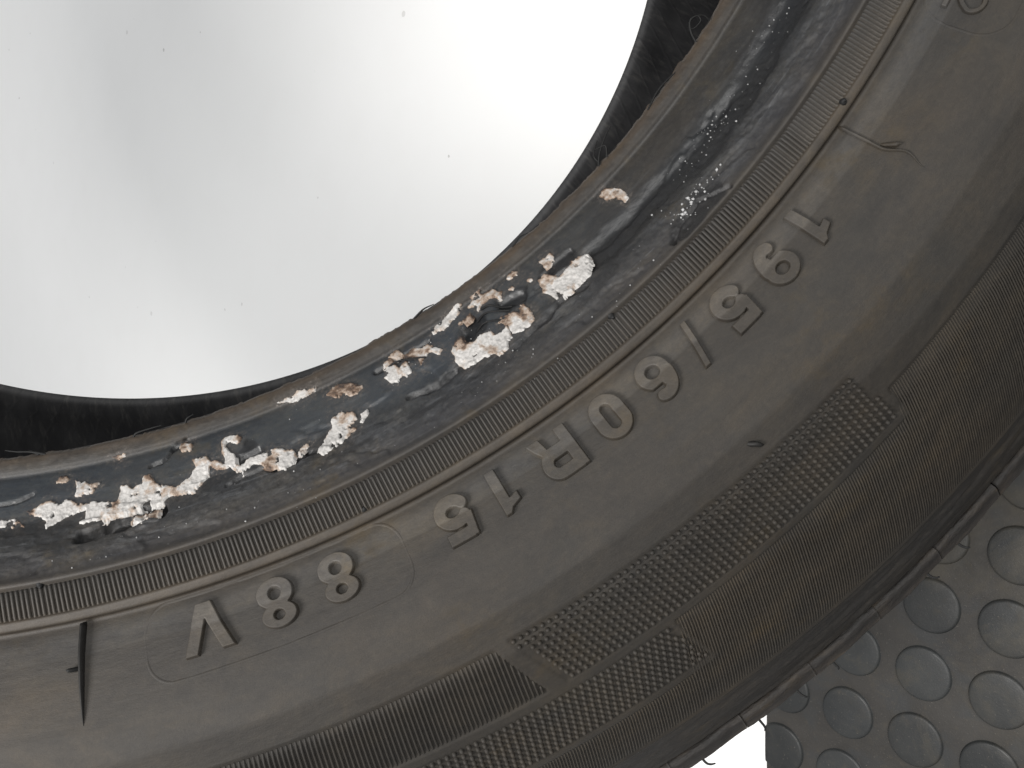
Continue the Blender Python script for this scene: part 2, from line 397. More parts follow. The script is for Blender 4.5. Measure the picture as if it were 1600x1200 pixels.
# dense, slightly softened profile as (r,h) polyline by arc length
def densify(P, step):
    s = np.r_[0, np.cumsum(np.hypot(*np.diff(P, axis=0).T))]
    t = np.linspace(0, s[-1], int(s[-1] / step) + 2)
    return np.c_[np.interp(t, s, P[:, 0]), np.interp(t, s, P[:, 1])]
dp = densify(PR, .05); k = np.exp(-.5 * (np.arange(-12, 13) / 4.5) ** 2); k /= k.sum()
pad = np.pad(dp, ((12, 12), (0, 0)), mode='edge')
dp = np.c_[np.convolve(pad[:, 0], k, 'valid'), np.convolve(pad[:, 1], k, 'valid')]
dp[:, 0] = np.maximum.accumulate(dp[:, 0] + np.arange(len(dp)) * 1e-7)
def hprof(r): return np.interp(r, dp[:, 0], dp[:, 1])
def poly_sdf(px_, py_, poly):
    poly = np.asarray(poly, float); n = len(poly); d = np.full(px_.shape, 1e9); ins = np.zeros(px_.shape, bool)
    for i in range(n):
        a = poly[i]; b = poly[(i + 1) % n]; e = b - a
        wx = px_ - a[0]; wy = py_ - a[1]; t = np.clip((wx * e[0] + wy * e[1]) / (e @ e + 1e-12), 0, 1)
        d = np.minimum(d, (wx - e[0] * t) ** 2 + (wy - e[1] * t) ** 2)
        c = ((a[1] > py_) != (b[1] > py_)) & (px_ < e[0] * (py_ - a[1]) / (e[1] if e[1] != 0 else 1e-9) + a[0])
        ins ^= c
    return np.where(ins, -1, 1) * np.sqrt(d)
# moulded zones on the upper sidewall, in (theta degrees, r)
def zoneA(th, r):   # knurled band beside the size marking
    f = (r - 247.3) / 13.7
    return (r > 247.3) & (r < 261.0) & (th > -61.75 + 1.3 * f) & (th < -43.95 + .75 * f)
def zoneB(th, r):   # fine bars left of it
    f = (r - 248) / 12.6
    return (r > 247.8) & (r < 260.9) & (th > -97) & (th < -62.35 + 1.0 * f)
def zoneC(th, r):
    f = (r - 263) / 12.4
    return (r > 263.0) & (r < 275.4) & (th > -97) & (th < -55.85 + .72 * f)
def rin_D(th): return np.where(th > -43.05, 255.2, np.where(th > -55.3, 262.6, 277.0))
def zoneD(th, r): return (r < 289.0) & ((r > 277.0) | ((r > 262.6) & (th > -55.62 + .052 * (r - 262.6))) | ((r > 255.2) & (th > -43.1 + .03 * (r - 255.2))))
ZDEPTH = .34; KDEPTH = .22
def zone_depth(th, r):
    z = zoneA(th, r) | zoneB(th, r) | zoneC(th, r) | zoneD(th, r)
    return z
GROOVES = [  # torn places on the bead: polyline (theta,r), half width mm, depth mm
  ([(-78.7, 204.9), (-76.8, 204.7), (-74.8, 204.6)], .8, 2.6), ([(-56.2, 199.6), (-55.1, 197.6)], 1.2, 1.2), ([(-53.4, 198.0), (-52.2, 199.0)], 1.1, 1.1),
  ([(-50.3, 199.2), (-48.4, 198.4)], 1.0, .7), ([(-70.2, 200.2), (-69.0, 200.2)], .9, 1.2), ([(-61.5, 196.0), (-58.0, 195.8)], .35, .8),
  ([(-50.0, 202.0), (-44.0, 202.1), (-39.0, 202.8), (-32.0, 201.6), (-20, 201.4), (0, 201.5)], 2.2, 1.0),
  ([(-43.2, 204.0), (-41.8, 203.2)], .35, 1.0), ([(-44.9, 209.6), (-43.8, 208.2), (-42, 207.6), (-40.8, 210.4)], .35, .9),
  ([(-84, 199.0), (-82.6, 198.0), (-81.8, 197.4)], .3, .7), ([(-75.3, 197.0), (-74.2, 195.0), (-73.4, 194.6)], .3, .8), ([(-66.8, 203.6), (-65.9, 204.6)], .3, .8),
  ([(-60.5, 203.2), (-57.5, 203.0)], .5, 1.1), ([(-71, 203.6), (-66, 204.4)], .35, .7), ([(-54.2, 206.0), (-51, 204.2), (-49, 205.0)], .4, .7)]
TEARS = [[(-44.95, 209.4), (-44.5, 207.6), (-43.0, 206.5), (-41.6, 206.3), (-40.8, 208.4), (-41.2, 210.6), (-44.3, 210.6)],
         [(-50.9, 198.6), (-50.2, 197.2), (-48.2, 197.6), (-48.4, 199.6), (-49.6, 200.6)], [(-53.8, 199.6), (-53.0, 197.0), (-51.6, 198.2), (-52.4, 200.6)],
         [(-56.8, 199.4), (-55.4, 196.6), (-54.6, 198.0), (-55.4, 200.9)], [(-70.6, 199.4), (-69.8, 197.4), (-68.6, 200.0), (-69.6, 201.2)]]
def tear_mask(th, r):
    """torn places and grooves of the bead that are coloured near black"""
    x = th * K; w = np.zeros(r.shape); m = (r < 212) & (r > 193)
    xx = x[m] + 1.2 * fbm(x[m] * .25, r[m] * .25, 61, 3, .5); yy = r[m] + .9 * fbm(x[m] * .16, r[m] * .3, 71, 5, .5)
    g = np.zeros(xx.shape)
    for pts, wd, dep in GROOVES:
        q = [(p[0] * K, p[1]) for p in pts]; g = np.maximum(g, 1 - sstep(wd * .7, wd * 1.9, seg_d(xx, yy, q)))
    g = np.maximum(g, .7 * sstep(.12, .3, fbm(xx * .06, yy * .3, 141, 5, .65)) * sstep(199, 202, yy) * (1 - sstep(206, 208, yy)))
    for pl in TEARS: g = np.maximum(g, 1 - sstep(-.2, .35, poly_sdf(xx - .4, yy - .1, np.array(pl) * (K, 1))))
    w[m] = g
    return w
def seg_d(x, y, pts):
    d = np.full(x.shape, 1e9)
    for (a, b) in zip(pts, pts[1:]):
        a = np.array(a); b = np.array(b); e = b - a; t = np.clip(((x - a[0]) * e[0] + (y - a[1]) * e[1]) / (e @ e + 1e-12), 0, 1)
        d = np.minimum(d, np.hypot(x - a[0] - e[0] * t, y - a[1] - e[1] * t))
    return d
K = 200 * math.pi / 180                     # degrees -> mm along the bead
def disp(th, r, zones=True, grooves=True):
    """relief of the worn surface, mm along the normal"""
    x = th * K; d = .10 * fbm(x * .04, r * .05, 3, 3)
    bead = sstep(193.6, 195.0, r) * (1 - sstep(209.3, 210.3, r))
    rough = .16 + .84 * sstep(200, 204, r)
    d = d + bead * rough * (.42 * fbm(x * .10, r * .35, 21, 5, .6) + .16 * fbm(x * .8, r * 1.0, 31, 4, .65))
    # ragged torn step in the seat where the surface rubber is gone
    torn = fbm(x * .07 + 4, r * .22, 41, 4, .6)
    d = d - bead * sstep(.02, .16, torn) * sstep(197, 201, r) * .35 + bead * rough * .10 * fbm(x * 1.6, r * 1.6, 35, 3, .7)
    lip = 1 - sstep(191.6, 193.4, r)
    d = d + lip * (.30 * fbm(x * .25, r * .3, 51, 5, .65))
    m = (r < 213)
    if grooves and m.any():
        xx = x[m] + 1.2 * fbm(x[m] * .25, r[m] * .25, 61, 3, .5); yy = r[m] + .9 * fbm(x[m] * .16, r[m] * .3, 71, 5, .5)
        g = np.zeros(xx.shape)
        for pts, w, dep in GROOVES:
            q = [(p[0] * K, p[1]) for p in pts]; g = np.maximum(g, dep * (1 - sstep(w * .45, w * 1.35, seg_d(xx, yy, q))))
        for pl in TEARS: g = np.maximum(g, .28 * (1 - sstep(-.7, .25, poly_sdf(xx - .4, yy - .1, np.array(pl) * (K, 1)))))
        d[m] = d[m] - g
    sh = sstep(290, 291, r) * (1 - sstep(299, 300.5, r))
    d = d + sh * .8 * fbm(x * .06, r * .4, 81, 5, .6)
    if zones: d = d - ZDEPTH * (zoneB(th, r) | zoneD(th, r)) - KDEPTH * (zoneA(th, r) | zoneC(th, r))
    return d
dr = np.gradient(dp[:, 0]); dh = np.gradient(dp[:, 1]); ln = np.hypot(dr, dh)
def surf(th, r, z=0.0, relief=True, grooves=True):
    """point on the front face; th degrees, r mm, z mm above the face along its normal"""
    th = np.asarray(th, float); r = np.asarray(r, float)
    nr = -np.interp(r, dp[:, 0], dh / ln); nh = np.interp(r, dp[:, 0], dr / ln)
    if relief:
        tb, rb = np.broadcast_arrays(np.atleast_1d(th), np.atleast_1d(r)); e = z + disp(tb, rb, False, grooves).reshape(np.broadcast(th, r).shape)
    else: e = z
    rr = r + nr * e; hh = hprof(r) + nh * e; t = np.radians(th)
    return np.stack([rr * np.cos(t), rr * np.sin(t), hh], -1)

FLAKES = [
  (0.35, [(-82.02,200.1), (-81.45,199.5), (-80.92,198.9), (-80.27,199.7), (-80.06,199.1), (-79.47,199.9), (-78.91,200.5), (-78.55,200.2), (-77.84,201.1), (-77.20,201.1), (-76.99,200.0), (-77.04,199.0), (-76.65,199.0), (-76.41,199.8), (-75.83,199.3), (-75.73,198.4), (-75.47,198.1), (-75.23,199.2), (-74.72,200.7), (-74.05,201.5), (-73.39,201.3), (-72.99,200.3), (-72.88,203.3), (-73.66,202.6), (-74.31,202.6), (-74.70,203.3), (-75.27,203.5), (-76.86,203.5), (-78.86,203.6), (-79.05,203.5), (-78.78,202.7), (-78.80,201.2), (-79.24,201.4), (-79.72,201.7), (-79.95,202.1), (-80.31,202.4), (-80.75,203.1), (-80.97,201.9), (-81.27,201.2), (-81.71,200.6)]),
  (0.40, [(-74.78,200.4), (-73.97,201.4), (-73.17,200.6), (-72.85,199.2), (-72.85,198.0), (-72.18,198.1), (-71.86,199.2), (-71.53,199.4), (-71.13,200.4), (-71.07,199.2), (-71.26,198.1), (-71.23,196.3), (-70.61,195.9), (-70.02,196.7), (-70.13,197.5), (-70.81,197.0), (-70.99,197.6), (-70.84,198.5), (-70.53,199.3), (-70.49,201.0), (-70.27,201.7), (-69.75,201.1), (-69.18,201.2), (-68.58,201.0), (-68.03,201.5), (-67.41,202.2), (-67.20,203.2), (-67.36,203.8), (-67.72,204.3), (-67.84,204.9), (-68.22,204.5), (-68.34,203.8), (-68.90,203.6), (-69.16,202.4), (-69.62,201.8), (-70.23,202.6), (-70.54,202.4), (-70.90,200.9), (-71.31,201.2), (-71.63,200.7), (-71.95,199.8), (-72.13,201.3), (-72.71,202.7), (-73.34,203.0), (-74.28,202.4), (-74.74,202.9)]),
  (0.60, [(-80.75,195.9), (-80.67,195.3), (-80.31,195.5), (-80.09,196.1), (-80.21,196.6), (-80.57,196.3)]),
  (0.45, [(-79.69,196.4), (-79.32,196.9), (-78.89,197.3), (-78.25,197.7), (-78.58,198.8), (-79.05,198.7), (-79.21,199.2), (-79.56,198.8), (-79.44,197.9)]),
  (0.55, [(-77.67,193.6), (-77.29,193.1), (-76.92,193.5), (-77.00,194.2), (-77.35,194.3)]),
  (0.30, [(-83.51,201.3), (-83.18,200.9), (-82.47,201.1), (-82.04,202.5), (-82.44,202.1), (-82.84,201.9), (-83.44,202.0)]),
  (0.50, [(-76.20,205.0), (-76.00,204.5), (-75.37,204.4), (-74.81,204.3), (-74.86,205.0), (-75.41,205.4), (-75.97,205.5)]),
  (0.60, [(-73.67,194.8), (-73.37,194.4), (-72.94,195.2), (-73.02,196.1), (-73.54,195.9)]),
  (0.55, [(-67.55,193.2), (-66.61,193.0), (-66.20,192.7), (-65.13,193.2), (-65.21,194.0), (-66.01,194.1), (-66.50,194.4), (-67.09,193.9)]),
  (0.50, [(-64.70,195.5), (-64.26,195.2), (-63.85,194.9), (-63.11,195.9), (-62.52,197.1), (-62.69,197.7), (-63.36,197.9), (-63.69,196.9), (-64.26,197.0)]),
  (0.25, [(-65.98,204.1), (-65.54,202.9), (-65.11,202.0), (-64.85,200.2), (-64.27,199.7), (-63.62,200.3), (-63.49,201.5), (-62.85,201.2), (-62.85,201.9), (-63.31,202.8), (-64.10,203.7), (-64.75,204.3), (-65.39,204.9), (-65.83,205.2)]),
  (0.40, [(-67.08,203.4), (-66.92,202.3), (-66.44,202.1), (-66.58,202.8)]),
  (0.40, [(-60.94,195.7), (-60.45,195.0), (-60.33,196.2), (-60.29,197.8), (-59.70,197.1), (-59.68,199.2), (-59.99,199.4), (-60.44,198.7), (-60.65,199.5), (-61.04,199.0), (-61.23,197.8), (-60.90,197.4)]),
  (0.40, [(-60.49,194.7), (-59.78,194.5), (-59.69,195.5), (-60.07,195.7)]),
  (0.55, [(-59.66,196.2), (-58.99,195.7), (-58.46,196.6), (-58.14,196.5), (-57.52,198.9), (-57.77,199.2), (-58.24,197.6), (-58.64,198.2), (-59.01,199.2), (-58.97,197.8), (-59.48,196.9)]),
  (0.35, [(-57.49,194.4), (-56.59,194.3), (-56.06,193.7), (-55.29,193.0), (-55.10,193.6), (-55.57,194.8), (-56.43,195.5), (-57.05,195.5), (-57.52,195.3)]),
  (0.68, [(-54.42,192.9), (-53.78,193.4), (-53.83,194.5), (-53.12,194.7), (-52.73,196.5), (-53.15,196.9), (-53.59,195.7), (-54.13,195.8), (-54.62,196.6), (-54.64,195.3), (-54.93,194.8), (-54.37,194.1)]),
  (0.65, [(-55.93,196.4), (-55.51,196.4), (-55.03,196.1), (-55.12,196.9), (-55.80,197.2)]),
  (0.38, [(-57.14,199.9), (-56.75,198.9), (-56.30,198.6), (-56.27,200.3), (-55.83,201.0), (-55.34,200.5), (-54.75,200.9), (-54.76,202.2), (-54.08,202.2), (-53.81,201.9), (-54.09,203.9), (-54.48,204.5), (-54.62,205.4), (-55.19,205.3), (-55.34,204.4), (-55.91,204.0), (-56.51,204.2), (-57.09,203.4), (-57.27,201.9), (-57.19,200.8)]),
  (0.36, [(-54.29,201.0), (-53.85,200.1), (-53.44,200.4), (-53.01,200.7), (-52.91,201.5), (-52.52,200.0), (-52.34,201.2), (-52.33,202.7), (-52.49,203.8), (-52.92,204.5), (-53.34,204.3), (-53.85,203.3), (-53.81,201.9)]),
  (0.30, [(-50.87,198.9), (-50.37,198.7), (-50.05,200.1), (-49.96,201.2), (-49.49,200.7), (-48.97,200.4), (-48.36,200.2), (-47.85,200.9), (-47.98,202.1), (-48.44,203.3), (-48.90,203.8), (-49.68,204.0), (-50.39,204.0), (-50.94,203.5), (-50.87,202.2), (-51.09,201.2), (-50.97,200.0)]),
  (0.60, [(-49.99,196.2), (-49.61,196.6), (-49.16,196.4), (-49.25,197.4), (-49.64,197.8), (-49.97,197.8)]),
  (0.50, [(-52.16,195.0), (-51.71,194.3), (-51.34,195.0), (-51.46,195.4), (-51.86,195.3)]),
  (0.50, [(-52.40,196.7), (-52.16,196.4), (-52.09,197.0), (-52.25,197.3)]),
  (0.50, [(-51.27,197.6), (-51.09,197.3), (-51.00,197.8), (-51.15,198.1)]),
  (0.65, [(-44.63,195.0), (-44.06,194.6), (-43.73,195.9), (-43.63,197.6), (-43.83,198.7), (-44.17,198.9), (-44.15,197.2), (-44.61,196.3)]),
]

# --- carcass: front face dense where the photo looks at it
tA, tB = -104.0, -10.0
ths = np.r_[np.arange(tA, tB, .085), np.arange(tB, tA + 360, 1.5)]
front = np.vstack([densify(PR[PR[:, 0] <= 211.2], .32)[:, :], densify(PR[(PR[:, 0] >= 211.4) & (PR[:, 0] <= 232)], .35), densify(PR[(PR[:, 0] >= 236)], .42)])
rs = front[:, 0].copy()
# resample on the softened profile
ci = [np.argmin((dp[:, 0] - a) ** 2 + (dp[:, 1] - b) ** 2) for a, b in front]
ci = np.unique(ci); fr = dp[ci]; nrm = np.c_[-dh[ci] / ln[ci], dr[ci] / ln[ci]]
THg, _ = np.meshgrid(ths, fr[:, 0], indexing='ij'); Rg = np.broadcast_to(fr[:, 0], THg.shape); Hg = np.broadcast_to(fr[:, 1], THg.shape)
Dg = disp(THg, Rg.copy())
edge_in = (np.arange(len(fr)) < 2)                                   # leave the seam with the liner closed
RR = Rg + nrm[:, 0] * Dg; HH = Hg + nrm[:, 1] * Dg
fray = .55 * np.maximum(0, fbm(ths * K * .5, ths * 0, 91, 4, .7)) + .15 * fbm(ths * K * .12, ths * 0 + 3, 95, 3)
RR = RR - fray[:, None] * np.exp(-np.arange(len(fr)) / 3.0)[None]
T = np.radians(THg)
V = np.stack([RR * np.cos(T), RR * np.sin(T), HH], -1).reshape(-1, 3)
carc = mesh_from('sidewall', V, grid_faces(len(ths), len(fr), True)[:, ::-1])
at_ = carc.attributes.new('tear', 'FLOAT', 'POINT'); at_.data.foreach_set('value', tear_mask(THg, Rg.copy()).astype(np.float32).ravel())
pw_ = np.zeros(THg.shape)
for st_, pl_ in FLAKES:
    q = np.array(pl_); lo_ = q.min(0) - (1.2, 3.5); hi_ = q.max(0) + (1.2, 3.5)
    m_ = (THg > lo_[0]) & (THg < hi_[0]) & (Rg > lo_[1]) & (Rg < hi_[1])
    dd = poly_sdf(THg[m_] * K, Rg[m_], q * (K, 1)) + 1.2 * fbm(THg[m_] * K * .5, Rg[m_] * .5, 151, 4, .6)
    pw_[m_] = np.maximum(pw_[m_], (1 - sstep(-.3, 2.2, dd)) * (.5 + st_))
pa_ = carc.attributes.new('powder', 'FLOAT', 'POINT'); pa_.data.foreach_set('value', np.clip(pw_, 0, 1).astype(np.float32).ravel())
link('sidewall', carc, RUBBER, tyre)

HM = -77.0                                      # middle plane of the tyre
def lathe(name, prof, mat, step=1.0, wob=None):
    t = np.arange(0, 360, step); prof = np.asarray(prof, float); m = len(prof)
    t2 = np.radians(t)[:, None]; rr = np.broadcast_to(prof[:, 0], (len(t), m)); hh = np.broadcast_to(prof[:, 1], (len(t), m))
    if wob is not None: rr, hh = wob(np.degrees(t2) + 0 * rr, rr, hh)
    V = np.stack([rr * np.cos(t2), rr * np.sin(t2), hh + 0 * t2], -1).reshape(-1, 3)
    return link(name, mesh_from(name, V, grid_faces(len(t), m, True)), mat, tyre)
mir = lambda P: [(r, 2 * HM - h) for r, h in P]
# back face and tread body, one skin from the back toe to the front shoulder
back = [(190.5, 0), (191.5, 2.0), (193.4, 2.7), (195, 3.7), (200, 10.4), (205, 17), (210.5, 25.3), (218, 26), (225, 29), (236, 33.8), (250, 34.4), (266, 28), (284, 16), (296, 5.6), (299.4, 2.6), (301, -4)]
shell = mir(back) + [(301.6, -150), (302.2, -130), (302.6, -77), (302.2, -24), (301.5, -9), (301.0, -7.9)]
lathe('back_sidewall', densify(np.array(shell), 2.0)[:, :][::-1], RUBBER, .75)
inner = [(190.5, 0), (190.9, -.9), (192.5, -1.2), (197, 1.5), (204, 7.5), (213, 14), (225, 22), (240, 26.5), (255, 25), (270, 18), (281, 7), (288, -8), (291.5, -28), (293, -77)]
liner = inner + mir(inner)[::-1][1:]
def lw(th, r, h):
    return r + .25 * fbm(th * .5, h * .06, 101, 3) * (r > 192), h + 0 * th
lathe('inner_liner', densify(np.array(liner), 2.0), LINER, .6, lw)


# ------------------------------------------------------------------ raised marks (each its own part)
def patch(name, x0, x1, y0, y1, res, zfun, map_, mat, keep=None, attr=None, smooth=True):
    """height patch: zfun(X,Y)->z (mm) on a grid; cells outside keep are dropped; map_(X,Y)->(theta,r)"""
    nx = int((x1 - x0) / res) + 2; ny = int((y1 - y0) / res) + 2
    X, Y = np.meshgrid(np.linspace(x0, x1, nx), np.linspace(y0, y1, ny), indexing='ij')
    Z, kp = zfun(X, Y)
    th, r = map_(X, Y)
    V = surf(th, r, Z, True, attr is None).reshape(-1, 3); F = grid_faces(nx, ny)
    kp = kp.reshape(-1); F = F[kp[F].any(1)]
    if len(F) == 0: return None
    used = np.unique(F); idx = np.full(len(V), -1); idx[used] = np.arange(len(used))
    me = mesh_from(name, V[used], idx[F], smooth)
    if attr is not None:
        a = me.attributes.new('stain', 'FLOAT', 'POINT'); a.data.foreach_set('value', attr(X, Y).reshape(-1)[used].astype(np.float32))
    return link(name, me, mat, tyre)
def stroke(X, Y, pts, w, cap=True):
    d = np.full(X.shape, 1e9); pts = [np.array(p, float) for p in pts]
    for i, (a, b) in enumerate(zip(pts, pts[1:])):
        e = b - a; L = np.hypot(*e); u = e / L; c = (a + b) / 2
        lx = np.abs((X - c[0]) * u[0] + (Y - c[1]) * u[1]) - L / 2; ly = np.abs(-(X - c[0]) * u[1] + (Y - c[1]) * u[0]) - w / 2
        d = np.minimum(d, np.hypot(np.maximum(lx, 0), np.maximum(ly, 0)) + np.minimum(np.maximum(lx, ly), 0))
        if i: d = np.minimum(d, np.hypot(X - a[0], Y - a[1]) - w / 2)
    return d
def arc(cx, cy, rx, ry, a0, a1, n=22): return [(cx + rx * math.cos(R(a)), cy + ry * math.sin(R(a))) for a in np.linspace(a0, a1, n)]
def ell(X, Y, cx, cy, rx, ry):
    k = np.hypot((X - cx) / rx, (Y - cy) / ry); return (k - 1) * min(rx, ry)
SW = 2.2
def g_nine(X, Y):
    ring = np.maximum(ell(X, Y, 0, 5.05, 3.1, 2.8), -ell(X, Y, 0, 5.15, 1.15, .9))
    tail = stroke(X, Y, arc(-.25, 4.5, 2.35, 3.5, 0, -115), SW)
    cut = stroke(X, Y, [(-2.4, 2.55), (.1, 2.5)], .55)          # slot between bowl and tail
    return np.maximum(np.minimum(ring, tail), -cut)
def glyph(ch, X, Y):
    if ch == 'one': return poly_sdf(X, Y, [(-.75, 0), (1.25, 0), (1.25, 7.8), (.15, 7.8), (-.5, 7.0), (-2.3, 6.35), (-2.3, 4.75), (-.75, 5.2)])
    if ch == 'nine': return g_nine(X, Y)
    if ch == 'six': return g_nine(-X, 7.8 - Y)
    if ch == 'slash': return poly_sdf(X, Y, [(-1.75, -.2), (-.5, -.2), (1.75, 7.9), (.5, 7.9)])
    if ch == 'zero':
        o = stroke(X, Y, [(0, 2.8), (0, 5.0)], 5.6)
        o = np.minimum(np.hypot(X / 1.0, (np.abs(Y - 3.9) - 0.85).clip(0)) - 3.1, o * 0 + 9)
        i = np.hypot(X, (np.abs(Y - 3.9) - 1.25).clip(0)) - .85
        return np.maximum(o, -i)
    if ch == 'five':
        s = stroke(X, Y, [(-1.75, 6.8), (2.75, 6.8)], SW)
        s = np.minimum(s, poly_sdf(X, Y, [(-2.9, 3.5), (-1.2, 3.9), (-.75, 7.8), (-2.3, 7.8)]))
        return np.minimum(s, stroke(X, Y, arc(.1, 2.75, 2.15, 1.78, 150, -160, 34), SW))
    if ch == 'letter_r':
        s = stroke(X, Y, [(-2.7, 0), (-2.7, 7.8)], SW)
        s = np.minimum(s, stroke(X, Y, [(-3.0, 6.75), (.6, 6.75)] + arc(.6, 5.0, 1.7, 1.75, 88, -88, 16) + [(.6, 3.25), (-2.6, 3.25)], SW))
        return np.minimum(s, poly_sdf(X, Y, [(-.3, 3.6), (.8, 2.3), (1.25, 0), (3.85, 0), (3.1, 1.7), (2.1, 3.3)]))
    if ch == 'eight':
        o = np.minimum(ell(X, Y, 0, 2.35, 3.1, 2.4), ell(X, Y, 0, 5.75, 2.95, 2.1))
        return np.maximum(np.maximum(o, -ell(X, Y, 0, 2.35, .95, .85)), -ell(X, Y, 0, 5.75, .80, .72))
    if ch == 'letter_v': return poly_sdf(X, Y, [(-4.05, 7.8), (-1.85, 7.8), (.0, 2.7), (1.85, 7.8), (4.05, 7.8), (1.3, 0), (-1.3, 0)])
    if ch == 'two':
        return stroke(X, Y, arc(0, 4.9, 2.1, 1.9, 175, -20, 18) + [(1.2, 3.2), (-2.0, .55), (2.7, .55)], 1.05)
GLYPHS = [('one', -40.05, 1), ('nine', -42.36, 1), ('five', -45.13, 1), ('slash', -47.60, 1), ('six', -49.96, 1), ('zero', -52.73, 1),
          ('letter_r', -55.73, 1), ('one', -58.78, 1), ('five', -61.14, 1), ('eight', -67.05, 1), ('eight', -70.0, 1), ('letter_v', -73.27, 1), ('two', -27.45, .9)]
for ch, tc, hgt in GLYPHS:
    r0 = 221.6 if ch != 'two' else 223.2; sc = .99 if ch != 'two' else .86; H = 1.15 if ch != 'two' else .7
    def zf(X, Y):
        d = glyph(ch, X, Y) * sc
        top = H + .04 * fbm(X * .9 + tc, Y * .9, 7, 3)
        return np.where(d < .35, -.25 + (top + .25) * (1 - sstep(-.16, .10, d)), -.3), d < .26
    mp = lambda X, Y: (tc - np.degrees(X * sc * 1.13 / 226.0), r0 + Y * sc)
    patch('raised_' + ch, -4.6, 4.6, -.8, 8.8, .1, zf, mp, MARKS_PALE if ch in ('eight', 'letter_v') else MARKS)
# thin mould lines around the load index and around the small figure
def plate_line(name, tc, rc, hx, hy, rad, w, H):
    def zf(X, Y):
        q = np.hypot((np.abs(X) - hx + rad).clip(0), (np.abs(Y) - hy + rad).clip(0)) + np.minimum(np.maximum(np.abs(X) - hx + rad, np.abs(Y) - hy + rad), 0) - rad
        d = np.abs(q) - w / 2
        fade = .35 + .65 * sstep(-.3, .3, fbm(X * .25, Y * .25, 17, 3))
        return np.where(d < .4, -.12 + (H * fade + .12) * (1 - sstep(-.15, .35, d)), -.2), d < .35
    patch(name, -hx - 1, hx + 1, -hy - 1, hy + 1, .2, zf, lambda X, Y: (tc - np.degrees(X / 226.0), rc + Y), RUBBER)
plate_line('plate_outline', -69.95, 226.0, 24.2, 6.1, 4.5, .35, .10)
plate_line('plate_outline', -27.2, 227.4, 6.6, 7.0, 5.5, .4, .08)

# ribs of the rim band: one part each
def box_strip(name, w, H, rlist, taper=.55):
    """rib along r at theta 0, built on the face; rotated about the axle for each copy"""
    V = []; n = len(rlist)
    for r in rlist:
        e = 1.0 if rlist[0] < r < rlist[-1] else .45
        for s, z in ((-1, -.25), (-taper, H * e), (taper, H * e), (1, -.25)):
            V.append(surf(np.degrees(s * w / 2 / r), np.array(r), z, False))
    F = []
    for i in range(n - 1):
        a = 4 * i
        for q in range(3): F.append((a + q, a + q + 1, a + q + 5, a + q + 4))
    F += [(0, 3, 2, 1), (4 * n - 4, 4 * n - 3, 4 * n - 2, 4 * n - 1)]
    return mesh_from(name, np.array(V), F, False)
ribm = box_strip('rim_rib', .60, .62, [211.7, 212.0, 214.2, 216.5, 216.85]); ribm.materials.append(RUBBER)
ribw = box_strip('rim_rib', .66, .20, [211.7, 212.0, 214.2, 216.5, 216.85]); ribw.materials.append(RUBBER)
ribx = box_strip('rim_rib', .55, .46, [211.7, 212.1, 214.2, 216.4, 216.85]); ribx.materials.append(RUBBER)
th = -88.0; nrib = 0
while th < -23:
    worn = th > -37.4 + .8 * math.sin(th * 3)
    o = link('rim_rib', ribw if worn else (ribx if th > -40 or random.random() < .12 else ribm), None, tyre)
    o.rotation_euler = (R(random.uniform(-.05, .05)), 0, R(th + random.uniform(-.008, .008))); nrib += 1
    th += .224
print('ribs', nrib)

# fine bars and knurling: too fine to pick apart, joined band by band
def bars(name, t_ref, r_ref, zone, ra, rb, pitch, H, slant, mat):
    V = []; F = []; base = 0; rfull = np.linspace(ra, rb, 90)
    for th0 in t_ref:
        tf = th0 - np.degrees(slant * (rfull - r_ref) / 270.0)
        ok = zone(tf, rfull)
        if ok.sum() < 6: continue
        rl = np.linspace(rfull[ok].min() + .15, rfull[ok].max() - .15, 9); tt = th0 - np.degrees(slant * (rl - r_ref) / 270.0)
        hw = np.degrees(pitch * .42 / rl)
        wob = H * (1 + .12 * random.uniform(-1, 1))
        ez = np.ones(9); ez[0] = ez[-1] = .25
        for s, z in ((-1, -.25 - ZDEPTH), (-.34, None), (.34, None), (1, -.25 - ZDEPTH)):
            zz = np.full(9, z) if z is not None else wob * ez - ZDEPTH
            V.append(surf(tt + s * hw, rl, zz))
        q = base + np.arange(8)
        for a in range(3): F += list(zip(q + 9 * a, q + 9 * a + 1, q + 9 * a + 10, q + 9 * a + 9))
        base += 36
    me = mesh_from(name, np.vstack(V), np.array(F), False)
    return link(name, me, mat, tyre, 'stuff')
bars('bar_band', np.arange(-96.5, -61.0, np.degrees(.86 / 254)), 248.0, zoneB, 247.6, 261.2, .86, .46, .14, RUBBER)
bars('bar_band', np.arange(-98.0, -14.0, np.degrees(.60 / 270)), 262.0, zoneD, 255.0, 289.2, .60, .40, .18, BARS)
